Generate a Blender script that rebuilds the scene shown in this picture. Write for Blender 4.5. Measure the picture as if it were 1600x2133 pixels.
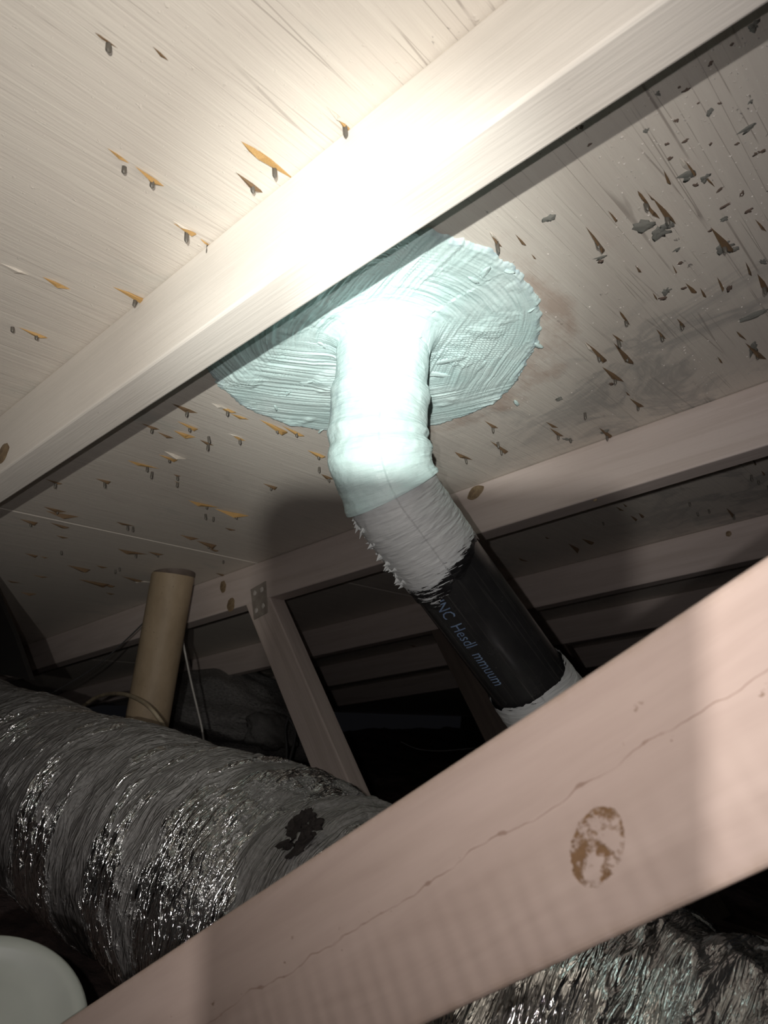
import bpy, bmesh, math, random
import numpy as np
from mathutils import Vector, Matrix

random.seed(7)
rng = np.random.default_rng(7)
for o in list(bpy.data.objects):
    bpy.data.objects.remove(o, do_unlink=True)
S = bpy.context.scene
COL = S.collection

# ------------------------------------------------------------------ frames
# Camera frame (x right, y down, z forward).  The roof deck is a plane 0.44 m from the lens,
# its rafters run along R (falling to the eave), the ridge direction is G, N is its upward normal.
FPX, CX, CY = 1518.0, 800.0, 1066.5
def ray(x, y): return np.array([(x-CX)/FPX, (y-CY)/FPX, 1.0])
def unit(v): return v/np.linalg.norm(v)
Rc = unit(ray(-1068, 1745)); Gc = ray(2203, 1530); Gc = unit(Gc-(Gc@Rc)*Rc)
Nc = -np.cross(Rc, Gc)
PITCH = math.radians(14.0)
ct, st = math.cos(PITCH), math.sin(PITCH)
Zc = ct*Nc - st*Rc
Xc = -ct*Rc - st*Nc
H = 0.44                      # lens to deck
CAMZ = 0.64                   # lens above the attic floor
CAM = Vector((0, 0, CAMZ))
RW = Vector((-ct, 0, -st)); GW = Vector((0, 1, 0)); NW = Vector((-st, 0, ct))
def c2w(p): return Vector((float(p@Xc), float(p@Gc), float(p@Zc))) + CAM
def pix(x, y, z): return c2w(ray(x, y)*z)            # point seen at a pixel, z metres deep
def on(x, y, axis, val):                              # pixel -> point on the plane axis.p = val
    d = ray(x, y); return d*val/float(d@axis)
def deck(x, y):                                       # pixel -> (rho, gamma) on the deck
    p = on(x, y, Nc, H); return float(p@Rc), float(p@Gc)
def face(x, y, g):                                    # pixel -> (rho, nu) on a truss face
    p = on(x, y, Gc, g); return float(p@Rc), float(p@Nc)
def rgn(r, g, n): return CAM + RW*r + GW*g + NW*n
DECK = Matrix(((RW.x, GW.x, -NW.x, CAM.x), (RW.y, GW.y, -NW.y, CAM.y), (RW.z, GW.z, -NW.z, CAM.z), (0, 0, 0, 1)))

# ------------------------------------------------------------------ camera
cam_d = bpy.data.cameras.new('camera'); cam = bpy.data.objects.new('camera', cam_d); COL.objects.link(cam)
ex = Vector((Xc[0], Gc[0], Zc[0])); ey = -Vector((Xc[1], Gc[1], Zc[1])); ez = -Vector((Xc[2], Gc[2], Zc[2]))
cam.matrix_world = Matrix(((ex.x, ey.x, ez.x, CAM.x), (ex.y, ey.y, ez.y, CAM.y), (ex.z, ey.z, ez.z, CAM.z), (0, 0, 0, 1)))
cam_d.sensor_fit = 'HORIZONTAL'; cam_d.sensor_width = 36.0; cam_d.lens = FPX/1600.0*36.0
cam_d.clip_start = 0.01; cam_d.clip_end = 50
cam_d.dof.use_dof = True; cam_d.dof.focus_distance = 0.80; cam_d.dof.aperture_fstop = 17.0
S.camera = cam
CAMM = cam.matrix_world.copy()

# ------------------------------------------------------------------ world, lamps, exposure
w = bpy.data.worlds.new('attic_dark'); S.world = w; w.use_nodes = True
w.node_tree.nodes['Background'].inputs[0].default_value = (0.018, 0.018, 0.021, 1)
w.node_tree.nodes['Background'].inputs[1].default_value = 0.15
S.view_settings.view_transform = 'Standard'; S.view_settings.look = 'None'
S.view_settings.exposure = 0.0; S.view_settings.gamma = 1.0; S.view_settings.use_curve_mapping = False

LAMP = c2w(np.array([-0.026, -0.038, -0.18]))         # head lamp, just behind and above the telephone
AIM = pix(792, 690, 0.74)
def spot(name, loc, aim, watts, deg, blend, col, size):
    d = bpy.data.lights.new(name, 'SPOT'); d.energy = watts; d.spot_size = math.radians(deg); d.spot_blend = blend
    d.color = col; d.shadow_soft_size = size
    o = bpy.data.objects.new(name, d); COL.objects.link(o)
    o.location = loc; o.rotation_euler = (aim-loc).to_track_quat('-Z', 'Y').to_euler()
    return o
spot('headlamp_spill', LAMP, pix(520, 970, 0.8), 9.6, 106, 1.0, (1.0, 0.945, 0.935), 0.0035)
spot('headlamp_halo', LAMP, pix(580, 730, 0.8), 7.2, 66, 1.0, (1.0, 0.975, 0.78), 0.0035)
spot('headlamp_corona', LAMP, pix(770, 715, 0.74), 29.0, 31, 1.0, (0.97, 1.0, 0.95), 0.0035)
spot('headlamp_core', LAMP, AIM, 20.0, 12, 1.0, (0.97, 1.0, 0.99), 0.0035)
# the telephone's own small torch diode beside the lens
TORCH = c2w(np.array([-0.026, -0.012, 0.002]))
spot('telephone_torch', TORCH, pix(790, 1120, 1.0), 5.2, 108, 1.0, (1.0, 0.93, 0.91), 0.002)

# ------------------------------------------------------------------ helpers
WM = {}
def link(name, data, mat=None, parent=None, M=None):
    o = bpy.data.objects.new(name, data); COL.objects.link(o)
    M = M or Matrix.Identity(4); WM[o.name] = M.copy()
    if parent is not None:
        o.parent = parent; o.matrix_basis = WM[parent.name].inverted() @ M
    else:
        o.matrix_basis = M
    if mat is not None and data is not None: data.materials.clear() if o.data.users > 1 else None
    if mat is not None and data is not None and not data.materials: data.materials.append(mat)
    return o
def empty(name, loc):
    o = link(name, None, M=Matrix.Translation(loc)); o.empty_display_size = 0.05; return o
def tag(o, label=None, cat=None, group=None, kind=None):
    if label: o['label'] = label
    if cat: o['category'] = cat
    if group: o['group'] = group
    if kind: o['kind'] = kind
    return o
def mesh(verts, faces, smooth=True):
    m = bpy.data.meshes.new('mesh')
    if isinstance(verts, np.ndarray): verts = verts.tolist()
    if isinstance(faces, np.ndarray): faces = faces.tolist()
    m.from_pydata(verts, [], faces)
    if smooth: m.polygons.foreach_set('use_smooth', [True]*len(m.polygons))
    m.update(); return m
def box_mesh(x0, x1, y0, y1, z0, z1, bev=0.0, seg=2):
    bm = bmesh.new(); bmesh.ops.create_cube(bm, size=1.0)
    for v in bm.verts:
        v.co = Vector(((x0+x1)/2+v.co.x*(x1-x0), (y0+y1)/2+v.co.y*(y1-y0), (z0+z1)/2+v.co.z*(z1-z0)))
    if bev: bmesh.ops.bevel(bm, geom=list(bm.edges), offset=bev, segments=seg, affect='EDGES', profile=0.5)
    m = bpy.data.meshes.new('mesh'); bm.to_mesh(m); bm.free()
    return m
# value noise, vectorised
_perm = rng.random(4096)
def _h(i, j, k): return _perm[(i*73856093 ^ j*19349663 ^ k*83492791) & 4095]
def vnoise(x, y, z=0.0):
    x, y, z = np.broadcast_arrays(np.asarray(x, float), np.asarray(y, float), np.asarray(z, float))
    i, j, k = np.floor(x).astype(np.int64), np.floor(y).astype(np.int64), np.floor(z).astype(np.int64)
    u, v, t = x-i, y-j, z-k
    u = u*u*(3-2*u); v = v*v*(3-2*v); t = t*t*(3-2*t)
    r = 0
    for a in (0, 1):
        for b in (0, 1):
            for c in (0, 1):
                r = r + _h(i+a, j+b, k+c)*(u if a else 1-u)*(v if b else 1-v)*(t if c else 1-t)
    return r*2-1
def fbm(x, y, z=0.0, oct=4):
    s = 0; a = 0.5
    for o in range(oct):
        s = s + a*vnoise(np.asarray(x)*2**o+13.7*o, np.asarray(y)*2**o-7.1*o, np.asarray(z)*2**o+3.3*o); a *= 0.5
    return s
def grid_faces(nu, nv, wrap_v=False):
    i = np.arange(nu-1)[:, None]; j = np.arange(nv if wrap_v else nv-1)[None, :]
    j2 = (j+1) % nv
    a = i*nv+j; b = i*nv+j2; c = (i+1)*nv+j2; d = (i+1)*nv+j
    return np.stack([a, b, c, d], -1).reshape(-1, 4)

# ------------------------------------------------------------------ materials
def new_mat(name):
    m = bpy.data.materials.new(name); m.use_nodes = True
    nt = m.node_tree; b = nt.nodes['Principled BSDF']
    return m, nt, b
class NT:
    def __init__(s, nt): s.nt = nt
    def n(s, t, **k):
        q = s.nt.nodes.new(t)
        for a, v in k.items(): setattr(q, a, v)
        return q
    def l(s, a, b): s.nt.links.new(a, b)
    def coord(s, scale=(1, 1, 1), loc=(0, 0, 0), rot=(0, 0, 0), kind='Object'):
        tc = s.n('ShaderNodeTexCoord'); mp = s.n('ShaderNodeMapping')
        mp.inputs['Scale'].default_value = scale; mp.inputs['Location'].default_value = loc; mp.inputs['Rotation'].default_value = rot
        s.l(tc.outputs[kind], mp.inputs['Vector']); return mp.outputs[0]
    def noise(s, vec, scale=1.0, detail=4, rough=0.55, dist=0.0):
        q = s.n('ShaderNodeTexNoise'); q.inputs['Scale'].default_value = scale; q.inputs['Detail'].default_value = detail
        q.inputs['Roughness'].default_value = rough; q.inputs['Distortion'].default_value = dist
        s.l(vec, q.inputs['Vector']); return q.outputs['Fac']
    def ramp(s, fac, stops):
        q = s.n('ShaderNodeValToRGB'); e = q.color_ramp.elements
        while len(e) < len(stops): e.new(0.5)
        for el, (p, c) in zip(e, stops):
            el.position = p; el.color = (c, c, c, 1) if not isinstance(c, tuple) else (*c, 1)
        s.l(fac, q.inputs['Fac']); return q.outputs['Color']
    def mix(s, fac, a, b, typ='MIX'):
        q = s.n('ShaderNodeMix', data_type='RGBA', blend_type=typ)
        for sock, v in ((q.inputs[0], fac), (q.inputs[6], a), (q.inputs[7], b)):
            if hasattr(v, 'node'): s.l(v, sock)
            elif isinstance(v, tuple): sock.default_value = (*v, 1)
            else: sock.default_value = v
        return q.outputs[2]
    def math(s, op, a, b=0.0, c=0.0):
        q = s.n('ShaderNodeMath', operation=op)
        for sock, v in zip(q.inputs, (a, b, c)):
            if hasattr(v, 'node'): s.l(v, sock)
            else: sock.default_value = v
        return q.outputs[0]
    def bump(s, height, strength, dist, normal=None):
        q = s.n('ShaderNodeBump'); q.inputs['Strength'].default_value = strength; q.inputs['Distance'].default_value = dist
        s.l(height, q.inputs['Height'])
        if normal is not None: s.l(normal, q.inputs['Normal'])
        return q.outputs[0]
    def sep(s, vec):
        q = s.n('ShaderNodeSeparateXYZ'); s.l(vec, q.inputs[0]); return q.outputs
    def attr(s, name):
        q = s.n('ShaderNodeAttribute'); q.attribute_name = name; return q.outputs['Fac']

def mat_deck():
    m, nt, b = new_mat('painted_plywood'); N = NT(nt)
    raw = N.coord()
    grain = N.noise(N.coord((110, 5.0, 10)), 1.0, 6, 0.7, 0.5)
    fine = N.noise(N.coord((420, 14, 60)), 1.0, 3, 0.6)
    vo = N.n('ShaderNodeTexVoronoi', feature='DISTANCE_TO_EDGE'); vo.inputs['Scale'].default_value = 1.0
    N.l(N.coord((70, 1.3, 0.01), (3, 1, 0)), vo.inputs['Vector']); streak = vo.outputs['Distance']
    gap = N.noise(N.coord((30, 9, 10), (6, 1, 2)), 1.0, 3, 0.6)
    patch = N.noise(N.coord((9, 4, 9), (2, 5, 1)), 1.0, 5, 0.65, 0.6)
    col = N.mix(N.ramp(grain, [(0.35, 0.0), (0.75, 1.0)]), (0.72, 0.662, 0.598), (0.785, 0.735, 0.66))
    col = N.mix(N.ramp(patch, [(0.60, 0.0), (0.76, 0.55)]), col, (0.50, 0.53, 0.49))
    # open checks in the face veneer, more of them towards the upslope end
    x, y, z = N.sep(raw)
    up = N.math('MULTIPLY_ADD', x, -1.1, 0.62)
    crack = N.ramp(streak, [(0.0, 1.0), (0.007, 0.9), (0.016, 0.0)])
    crk = N.math('MULTIPLY', N.math('MULTIPLY', crack, N.ramp(gap, [(0.46, 0.0), (0.56, 1.0)])), N.math('MAXIMUM', up, 0.14))
    col = N.mix(crk, col, (0.16, 0.12, 0.10))
    # paint flecks off
    fl = N.noise(N.coord((60, 30, 40), (4, 4, 4)), 1.0, 4, 0.7)
    flm = N.math('MULTIPLY', N.ramp(fl, [(0.69, 0.0), (0.72, 1.0)]), N.math('MAXIMUM', N.math('MULTIPLY_ADD', x, -2.6, 1.15), 0.03))
    col = N.mix(flm, col, (0.20, 0.18, 0.165))
    # grey water stains low on the upslope bay
    sn = N.noise(N.coord((7, 10, 5), (1, 7, 2)), 1.0, 5, 0.6, 1.4)
    stn = N.math('MULTIPLY', N.ramp(sn, [(0.50, 0.0), (0.60, 0.55), (0.66, 0.15), (0.8, 0.4)]), N.math('MULTIPLY', N.ramp(y, [(0.64, 0.0), (0.74, 1.0)]), N.ramp(x, [(0.34, 1.0), (0.62, 0.0)])))
    col = N.mix(stn, col, (0.34, 0.335, 0.325))
    # reddish primer smear round the sealant patch
    dx = N.math('SUBTRACT', x, 0.44); dy = N.math('SUBTRACT', y, 0.565)
    d = N.math('SQRT', N.math('ADD', N.math('MULTIPLY', dx, dx), N.math('MULTIPLY', dy, dy)))
    sm = N.noise(N.coord((22, 12, 10), (8, 1, 0)), 1.0, 5, 0.7)
    ring = N.ramp(N.math('MULTIPLY_ADD', sm, -0.045, d), [(0.0, 0.6), (0.160, 0.5), (0.176, 0.0)])
    col = N.mix(N.math('MULTIPLY', ring, N.ramp(sm, [(0.40, 0.0), (0.62, 1.0)])), col, (0.42, 0.27, 0.20))
    N.l(col, b.inputs['Base Color'])
    b.inputs['Roughness'].default_value = 0.62; b.inputs['Specular IOR Level'].default_value = 0.3
    hgt = N.math('ADD', N.math('MULTIPLY', grain, 0.8), N.math('MULTIPLY', fine, 0.5))
    hgt = N.math('SUBTRACT', hgt, N.math('MULTIPLY', crk, 0.6))
    grit = N.noise(N.coord((150, 110, 100)), 1.0, 3, 0.6)
    hgt = N.math('ADD', hgt, N.math('MULTIPLY', N.ramp(grit, [(0.66, 0.0), (0.74, 1.0)]), 0.5))
    N.l(N.bump(hgt, 0.38, 0.002), b.inputs['Normal'])
    return m

def mat_board(name, base, dark, grain_amt=0.5, rough=0.6, bump=0.35, seed=0.0):
    m, nt, b = new_mat(name); N = NT(nt)
    g1 = N.noise(N.coord((3.0, 60, 60), (seed, seed, 0)), 1.0, 5, 0.6, 0.5)
    g2 = N.noise(N.coord((12, 300, 300), (seed, 2, 0)), 1.0, 3, 0.6)
    big = N.noise(N.coord((3, 9, 9), (1, seed, 3)), 1.0, 4, 0.6)
    col = N.mix(N.math('MULTIPLY', N.ramp(g1, [(0.42, 0.0), (0.66, 1.0)]), grain_amt), base, dark)
    col = N.mix(N.ramp(big, [(0.52, 0.0), (0.75, 0.35)]), col, tuple(0.72*c for c in base))
    speck = N.noise(N.coord((40, 120, 120), (5, seed, 2)), 1.0, 4, 0.7)
    col = N.mix(N.math('MULTIPLY', N.ramp(speck, [(0.72, 0.0), (0.75, 1.0)]), 0.55), col, (0.16, 0.11, 0.085))
    N.l(col, b.inputs['Base Color']); b.inputs['Roughness'].default_value = rough
    b.inputs['Specular IOR Level'].default_value = 0.3
    N.l(N.bump(N.math('ADD', N.math('MULTIPLY', g1, 0.5), g2), bump, 0.0012), b.inputs['Normal'])
    return m

def mat_front_web():
    # pinkish board with a worn knot, a long check and band-saw ridges; x along the board, y across the face
    m, nt, b = new_mat('front_web_wood'); N = NT(nt)
    x, y, z = N.sep(N.coord())
    g1 = N.noise(N.coord((6, 60, 60), (3, 0, 0)), 1.0, 5, 0.6, 0.4)
    big = N.noise(N.coord((14, 26, 20)), 1.0, 4, 0.6)
    col = N.mix(N.ramp(g1, [(0.35, 0.0), (0.72, 1.0)]), (0.495, 0.39, 0.335), (0.42, 0.325, 0.275))
    col = N.mix(N.ramp(big, [(0.50, 0.0), (0.78, 0.30)]), col, (0.53, 0.43, 0.36))
    n2 = N.noise(N.coord((95, 95, 50), (1, 1, 0)), 1.0, 4, 0.7)
    n3 = N.noise(N.coord((240, 240, 50), (1, 5, 0)), 1.0, 4, 0.7)
    # knot: an oval rim with flakes of bare wood
    kx, ky = KNOT
    a = math.radians(-58)
    ddx = N.math('SUBTRACT', x, kx); ddy = N.math('SUBTRACT', y, ky)
    u = N.math('ADD', N.math('MULTIPLY', ddx, math.cos(a)), N.math('MULTIPLY', ddy, math.sin(a)))
    v = N.math('SUBTRACT', N.math('MULTIPLY', ddy, math.cos(a)), N.math('MULTIPLY', ddx, math.sin(a)))
    d = N.math('SQRT', N.math('ADD', N.math('POWER', N.math('DIVIDE', u, 0.0105), 2.0), N.math('POWER', N.math('DIVIDE', v, 0.0175), 2.0)))
    dn = N.math('MULTIPLY_ADD', n2, 0.5, N.math('SUBTRACT', d, 0.25))
    inside = N.ramp(dn, [(0.0, 1.0), (0.98, 1.0), (1.0, 0.0)])
    rim = N.ramp(dn, [(0.74, 0.0), (0.86, 1.0), (0.98, 1.0), (1.0, 0.0)])
    flake = N.ramp(n3, [(0.50, 0.0), (0.60, 1.0)])
    mask = N.math('MAXIMUM', N.math('MULTIPLY', inside, N.ramp(n2, [(0.47, 0.0), (0.56, 1.0)])), N.math('MULTIPLY', rim, flake))
    col = N.mix(mask, col, N.mix(n3, (0.27, 0.155, 0.075), (0.12, 0.07, 0.038)))
    # long check wandering along the grain
    wob = N.noise(N.coord((22, 1, 1), (2, 0, 0)), 1.0, 3, 0.5)
    cy = N.math('ADD', N.math('MULTIPLY_ADD', x, 0.03, CHECK_Y), N.math('MULTIPLY', N.math('SUBTRACT', wob, 0.5), 0.016))
    dist = N.math('ABSOLUTE', N.math('SUBTRACT', y, cy))
    brk = N.noise(N.coord((60, 1, 1), (9, 0, 0)), 1.0, 3, 0.6)
    wd = N.math('MULTIPLY_ADD', N.ramp(brk, [(0.55, 0.0), (0.72, 1.0)]), 0.0012, 0.00028)
    chk = N.math('LESS_THAN', dist, wd)
    col = N.mix(N.math('MULTIPLY', chk, N.ramp(N.noise(N.coord((45, 1, 1), (4, 0, 0)), 1.0, 2, 0.5), [(0.38, 0.12), (0.55, 0.7)])), col, (0.24, 0.155, 0.115))
    # small brown pits either side of the check
    pit = N.math('MULTIPLY', N.ramp(n2, [(0.68, 0.0), (0.70, 1.0)]), N.ramp(dist, [(0.0, 1.0), (0.012, 0.6), (0.02, 0.0)]))
    col = N.mix(pit, col, (0.17, 0.105, 0.06))
    # rubbed, dirty arrises
    ey = N.math('ABSOLUTE', y)
    edge = N.math('MULTIPLY', N.ramp(ey, [(0.0415, 0.0), (0.0445, 1.0)]), N.ramp(n2, [(0.35, 0.0), (0.65, 1.0)]))
    col = N.mix(N.math('MULTIPLY', edge, 0.55), col, (0.30, 0.21, 0.13))
    N.l(col, b.inputs['Base Color']); b.inputs['Roughness'].default_value = 0.65
    b.inputs['Specular IOR Level'].default_value = 0.25
    saw = N.n('ShaderNodeTexWave', wave_type='BANDS', bands_direction='X')
    saw.inputs['Scale'].default_value = 26.0; saw.inputs['Distortion'].default_value = 3.0; saw.inputs['Detail'].default_value = 2.0
    N.l(N.coord((1, 0.35, 1)), saw.inputs['Vector'])
    low = N.ramp(N.math('MULTIPLY_ADD', y, -11.0, 0.35), [(0.2, 0.0), (0.7, 1.0)])
    hgt = N.math('ADD', N.math('MULTIPLY', g1, 0.4), N.math('MULTIPLY', N.math('MULTIPLY', saw.outputs['Fac'], low), 0.30))
    hgt = N.math('SUBTRACT', hgt, N.math('MULTIPLY', mask, 0.5))
    N.l(N.bump(hgt, 0.5, 0.0016), b.inputs['Normal'])
    return m

def mat_mastic(name='sealant'):
    m, nt, b = new_mat(name); N = NT(nt)
    n1 = N.noise(N.coord((14, 14, 14)), 1.0, 5, 0.6)
    n2 = N.noise(N.coord((260, 260, 260)), 1.0, 3, 0.6)
    col = N.mix(N.ramp(n1, [(0.35, 0.0), (0.7, 1.0)]), (0.65, 0.86, 0.845), (0.77, 0.93, 0.915))
    thin = N.attr('thin')
    st_ = N.noise(N.coord((60, 60, 60), (3, 3, 3)), 1.0, 4, 0.7)
    sk = N.math('MULTIPLY', thin, N.ramp(st_, [(0.42, 0.0), (0.60, 1.0)]))
    col = N.mix(sk, col, (0.36, 0.47, 0.56))
    N.l(col, b.inputs['Base Color']); b.inputs['Roughness'].default_value = 0.42
    b.inputs['Specular IOR Level'].default_value = 0.45
    cv = N.n('ShaderNodeCombineXYZ'); N.l(N.attr('along'), cv.inputs[0]); N.l(N.attr('round'), cv.inputs[1])
    mp = N.n('ShaderNodeMapping'); mp.inputs['Scale'].default_value = (430, 26, 1); N.l(cv.outputs[0], mp.inputs['Vector'])
    br = N.noise(mp.outputs[0], 1.0, 4, 0.65, 0.6)
    N.l(N.bump(N.math('ADD', N.math('MULTIPLY', n2, 0.5), br), 0.5, 0.0014), b.inputs['Normal'])
    return m

def mat_drybrush():
    # sealant that thins out to dry brush marks over black pipe: attribute 'fade' 0..1, 'along','round'
    m, nt, b = new_mat('sealant_brushed_out'); N = NT(nt)
    cv = N.n('ShaderNodeCombineXYZ'); N.l(N.attr('along'), cv.inputs[0]); N.l(N.attr('round'), cv.inputs[1])
    mp = N.n('ShaderNodeMapping'); mp.inputs['Scale'].default_value = (480, 40, 1); N.l(cv.outputs[0], mp.inputs['Vector'])
    st_ = N.noise(mp.outputs[0], 1.0, 4, 0.62)
    mp2 = N.n('ShaderNodeMapping'); mp2.inputs['Scale'].default_value = (60, 60, 1); N.l(cv.outputs[0], mp2.inputs['Vector'])
    bl = N.noise(mp2.outputs[0], 1.0, 4, 0.6)
    fade = N.math('MULTIPLY_ADD', N.math('SUBTRACT', bl, 0.5), 0.5, N.attr('fade'))
    cut = N.math('GREATER_THAN', N.math('MULTIPLY_ADD', fade, 0.62, st_), 0.86)
    n1 = N.noise(N.coord((40, 40, 40)), 1.0, 4, 0.6)
    col = N.mix(n1, (0.61, 0.64, 0.635), (0.73, 0.75, 0.74))
    col = N.mix(N.math('MULTIPLY', fade, 0.25), col, (0.46, 0.52, 0.58))
    col = N.mix(cut, col, (0.012, 0.012, 0.013))
    N.l(col, b.inputs['Base Color'])
    N.l(N.ramp(cut, [(0.0, 0.55), (1.0, 0.3)]), b.inputs['Roughness'])
    N.l(N.bump(N.math('SUBTRACT', st_, cut), 0.6, 0.0012), b.inputs['Normal'])
    return m

def mat_abs():
    m, nt, b = new_mat('black_plastic_pipe'); N = NT(nt)
    n = N.noise(N.coord((30, 30, 30)), 1.0, 4, 0.7)
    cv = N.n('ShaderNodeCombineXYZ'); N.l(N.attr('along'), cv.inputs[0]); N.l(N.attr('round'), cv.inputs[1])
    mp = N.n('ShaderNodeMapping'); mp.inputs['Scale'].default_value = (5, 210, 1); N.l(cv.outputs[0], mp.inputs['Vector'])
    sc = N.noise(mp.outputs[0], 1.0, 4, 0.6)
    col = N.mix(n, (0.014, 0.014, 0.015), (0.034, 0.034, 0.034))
    col = N.mix(N.math('MULTIPLY', N.ramp(sc, [(0.56, 0.0), (0.78, 1.0)]), 0.7), col, (0.11, 0.11, 0.10))  # pale lengthwise streaks painted in for reflections on the pipe
    N.l(col, b.inputs['Base Color'])
    N.l(N.ramp(n, [(0.3, 0.14), (0.75, 0.32)]), b.inputs['Roughness'])
    N.l(N.bump(sc, 0.12, 0.001), b.inputs['Normal'])
    return m

def mat_cream():
    m, nt, b = new_mat('yellowed_plastic_pipe'); N = NT(nt)
    n = N.noise(N.coord((16, 16, 7)), 1.0, 5, 0.65)
    s2 = N.noise(N.coord((160, 160, 160)), 1.0, 3, 0.7)
    col = N.mix(N.ramp(n, [(0.35, 0.0), (0.7, 1.0)]), (0.43, 0.335, 0.225), (0.31, 0.235, 0.15))
    col = N.mix(N.ramp(s2, [(0.66, 0.0), (0.72, 0.7)]), col, (0.10, 0.07, 0.045))
    x, y, z = N.sep(N.coord())
    N.l(col, b.inputs['Base Color']); b.inputs['Roughness'].default_value = 0.6
    return m

def mat_foil():
    m, nt, b = new_mat('foil_jacket'); N = NT(nt)
    fd = N.attr('dust'); cr_ = N.attr('crest')
    n = N.noise(N.coord((5, 9, 9)), 1.0, 5, 0.65, 0.6)
    n2 = N.noise(N.coord((90, 34, 34)), 1.0, 4, 0.75)
    n3 = N.noise(N.coord((260, 200, 200)), 1.0, 3, 0.7)
    fac = N.math('ADD', fd, N.math('MULTIPLY', N.math('SUBTRACT', n, 0.5), 2.6))
    fac = N.math('ADD', fac, N.math('MULTIPLY', N.math('SUBTRACT', n2, 0.5), 1.3))
    fac = N.math('SUBTRACT', fac, N.math('MULTIPLY', cr_, 0.55))
    dust = N.ramp(fac, [(0.10, 0.04), (0.34, 0.97)])
    dcol = N.mix(N.ramp(n3, [(0.35, 0.0), (0.7, 1.0)]), (0.19, 0.185, 0.176), (0.31, 0.305, 0.292))
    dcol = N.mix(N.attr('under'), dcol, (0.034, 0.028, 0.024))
    N.l(N.mix(dust, (0.86, 0.86, 0.84), dcol), b.inputs['Base Color'])
    N.l(N.math('SUBTRACT', 1.0, dust), b.inputs['Metallic'])
    N.l(N.ramp(dust, [(0.1, 0.13), (0.9, 0.70)]), b.inputs['Roughness'])
    wr = N.noise(N.coord((95, 15, 15)), 1.0, 2.5, 0.5, 1.2)
    wr2 = N.noise(N.coord((300, 70, 70)), 1.0, 2, 0.5, 0.8)
    hgt = N.math('ADD', N.math('ABSOLUTE', N.math('SUBTRACT', wr, 0.5)), N.math('MULTIPLY', wr2, 0.16))
    hgt = N.math('MULTIPLY', hgt, N.math('MULTIPLY_ADD', dust, -0.65, 1.0))
    hgt = N.math('MULTIPLY', hgt, N.math('MULTIPLY_ADD', N.attr('calm'), -0.7, 1.0))
    N.l(N.bump(hgt, 1.0, 0.030), b.inputs['Normal'])
    return m

def mat_simple(name, a, bcol=None, scale=20.0, rough=0.6, metal=0.0, bump=0.0, coord=(1, 1, 1)):
    m, nt, b = new_mat(name); N = NT(nt)
    n = N.noise(N.coord(coord), scale, 4, 0.62)
    bcol = bcol or tuple(0.7*c for c in a)
    N.l(N.mix(N.ramp(n, [(0.35, 0.0), (0.68, 1.0)]), a, bcol), b.inputs['Base Color'])
    b.inputs['Roughness'].default_value = rough; b.inputs['Metallic'].default_value = metal
    if bump: N.l(N.bump(n, bump, 0.01), b.inputs['Normal'])
    return m

# front web (a web of the nearest truss): frame from its two picture edges, on that truss's face plane
GA, GB, GC, GD, GE = 0.298, 0.940, 1.520, 2.075, 2.69
T2 = 0.040                                            # thickness of the truss timber
def web_frame(pa, pb, g):                             # pa->pb along the web (rho, nu), returns matrix x along, y across, z to the camera
    a = rgn(pa[0], g, pa[1]); b_ = rgn(pb[0], g, pb[1])
    x = (b_-a).normalized(); z = -GW; y = z.cross(x)
    return Matrix(((x.x, y.x, z.x, a.x), (x.y, y.y, z.y, a.y), (x.z, y.z, z.z, a.z), (0, 0, 0, 1))), (b_-a).length
tA, tB = face(1600, 1150, GA), face(200, 2112, GA)
uA, uB = face(1600, 1815, GA), face(860, 2133, GA)
dirW = (np.array(tA)-np.array(tB)); dirW = dirW/np.linalg.norm(dirW)
dirU = (np.array(uA)-np.array(uB)); dirU = dirU/np.linalg.norm(dirU)
dW = unit(dirW+dirU); pW = np.array([-dW[1], dW[0]])
mid = (np.array(face(900, 1618, GA)) + np.array(face(1320, 1935, GA)))/2
if pW[1] < 0: pW = -pW
FW, _ = web_frame(tuple(mid), tuple(mid+dW), GA)
FWi = FW.inverted()
def in_web(px, py):
    r_, n_ = face(px, py, GA); p = FWi @ rgn(r_, GA, n_); return p.x, p.y
KNOT = in_web(1243, 1762)
CHECK_Y = in_web(1130, 1690)[1]-0.03*in_web(1130, 1690)[0]
WHALF = abs(in_web(1100, 1480)[1]-in_web(1100, 2030)[1])/2

M_DECK = mat_deck()
M_RAFT = mat_board('whitewashed_rafter', (0.84, 0.79, 0.725), (0.68, 0.64, 0.58), 0.3, seed=0.3)
M_RAFTB = mat_board('pinkish_painted_rafter', (0.66, 0.575, 0.535), (0.50, 0.42, 0.375), 0.5, seed=4.1)
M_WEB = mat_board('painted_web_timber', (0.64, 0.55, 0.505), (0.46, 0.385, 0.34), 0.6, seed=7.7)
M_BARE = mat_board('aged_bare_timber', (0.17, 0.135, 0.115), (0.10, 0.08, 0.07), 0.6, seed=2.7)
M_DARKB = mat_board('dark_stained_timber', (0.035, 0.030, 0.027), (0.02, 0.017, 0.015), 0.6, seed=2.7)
M_BLACKB = mat_board('near_black_filler', (0.010, 0.009, 0.008), (0.006, 0.005, 0.005), 0.6, 0.85, 0.2, 3.3)  # near-black, painting in the darkness of the left edge
M_FWEB = mat_front_web()
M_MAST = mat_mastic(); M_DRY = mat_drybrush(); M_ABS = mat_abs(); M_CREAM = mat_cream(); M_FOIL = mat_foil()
M_SPLIT = mat_simple('split_wood', (0.56, 0.36, 0.14), (0.36, 0.20, 0.07), 90, 0.7)
M_SPLITD = mat_simple('weathered_split_wood', (0.22, 0.14, 0.075), (0.12, 0.075, 0.04), 90, 0.7)
M_NAIL = mat_simple('dull_nail', (0.19, 0.18, 0.16), (0.10, 0.085, 0.07), 200, 0.5, 0.4)
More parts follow.
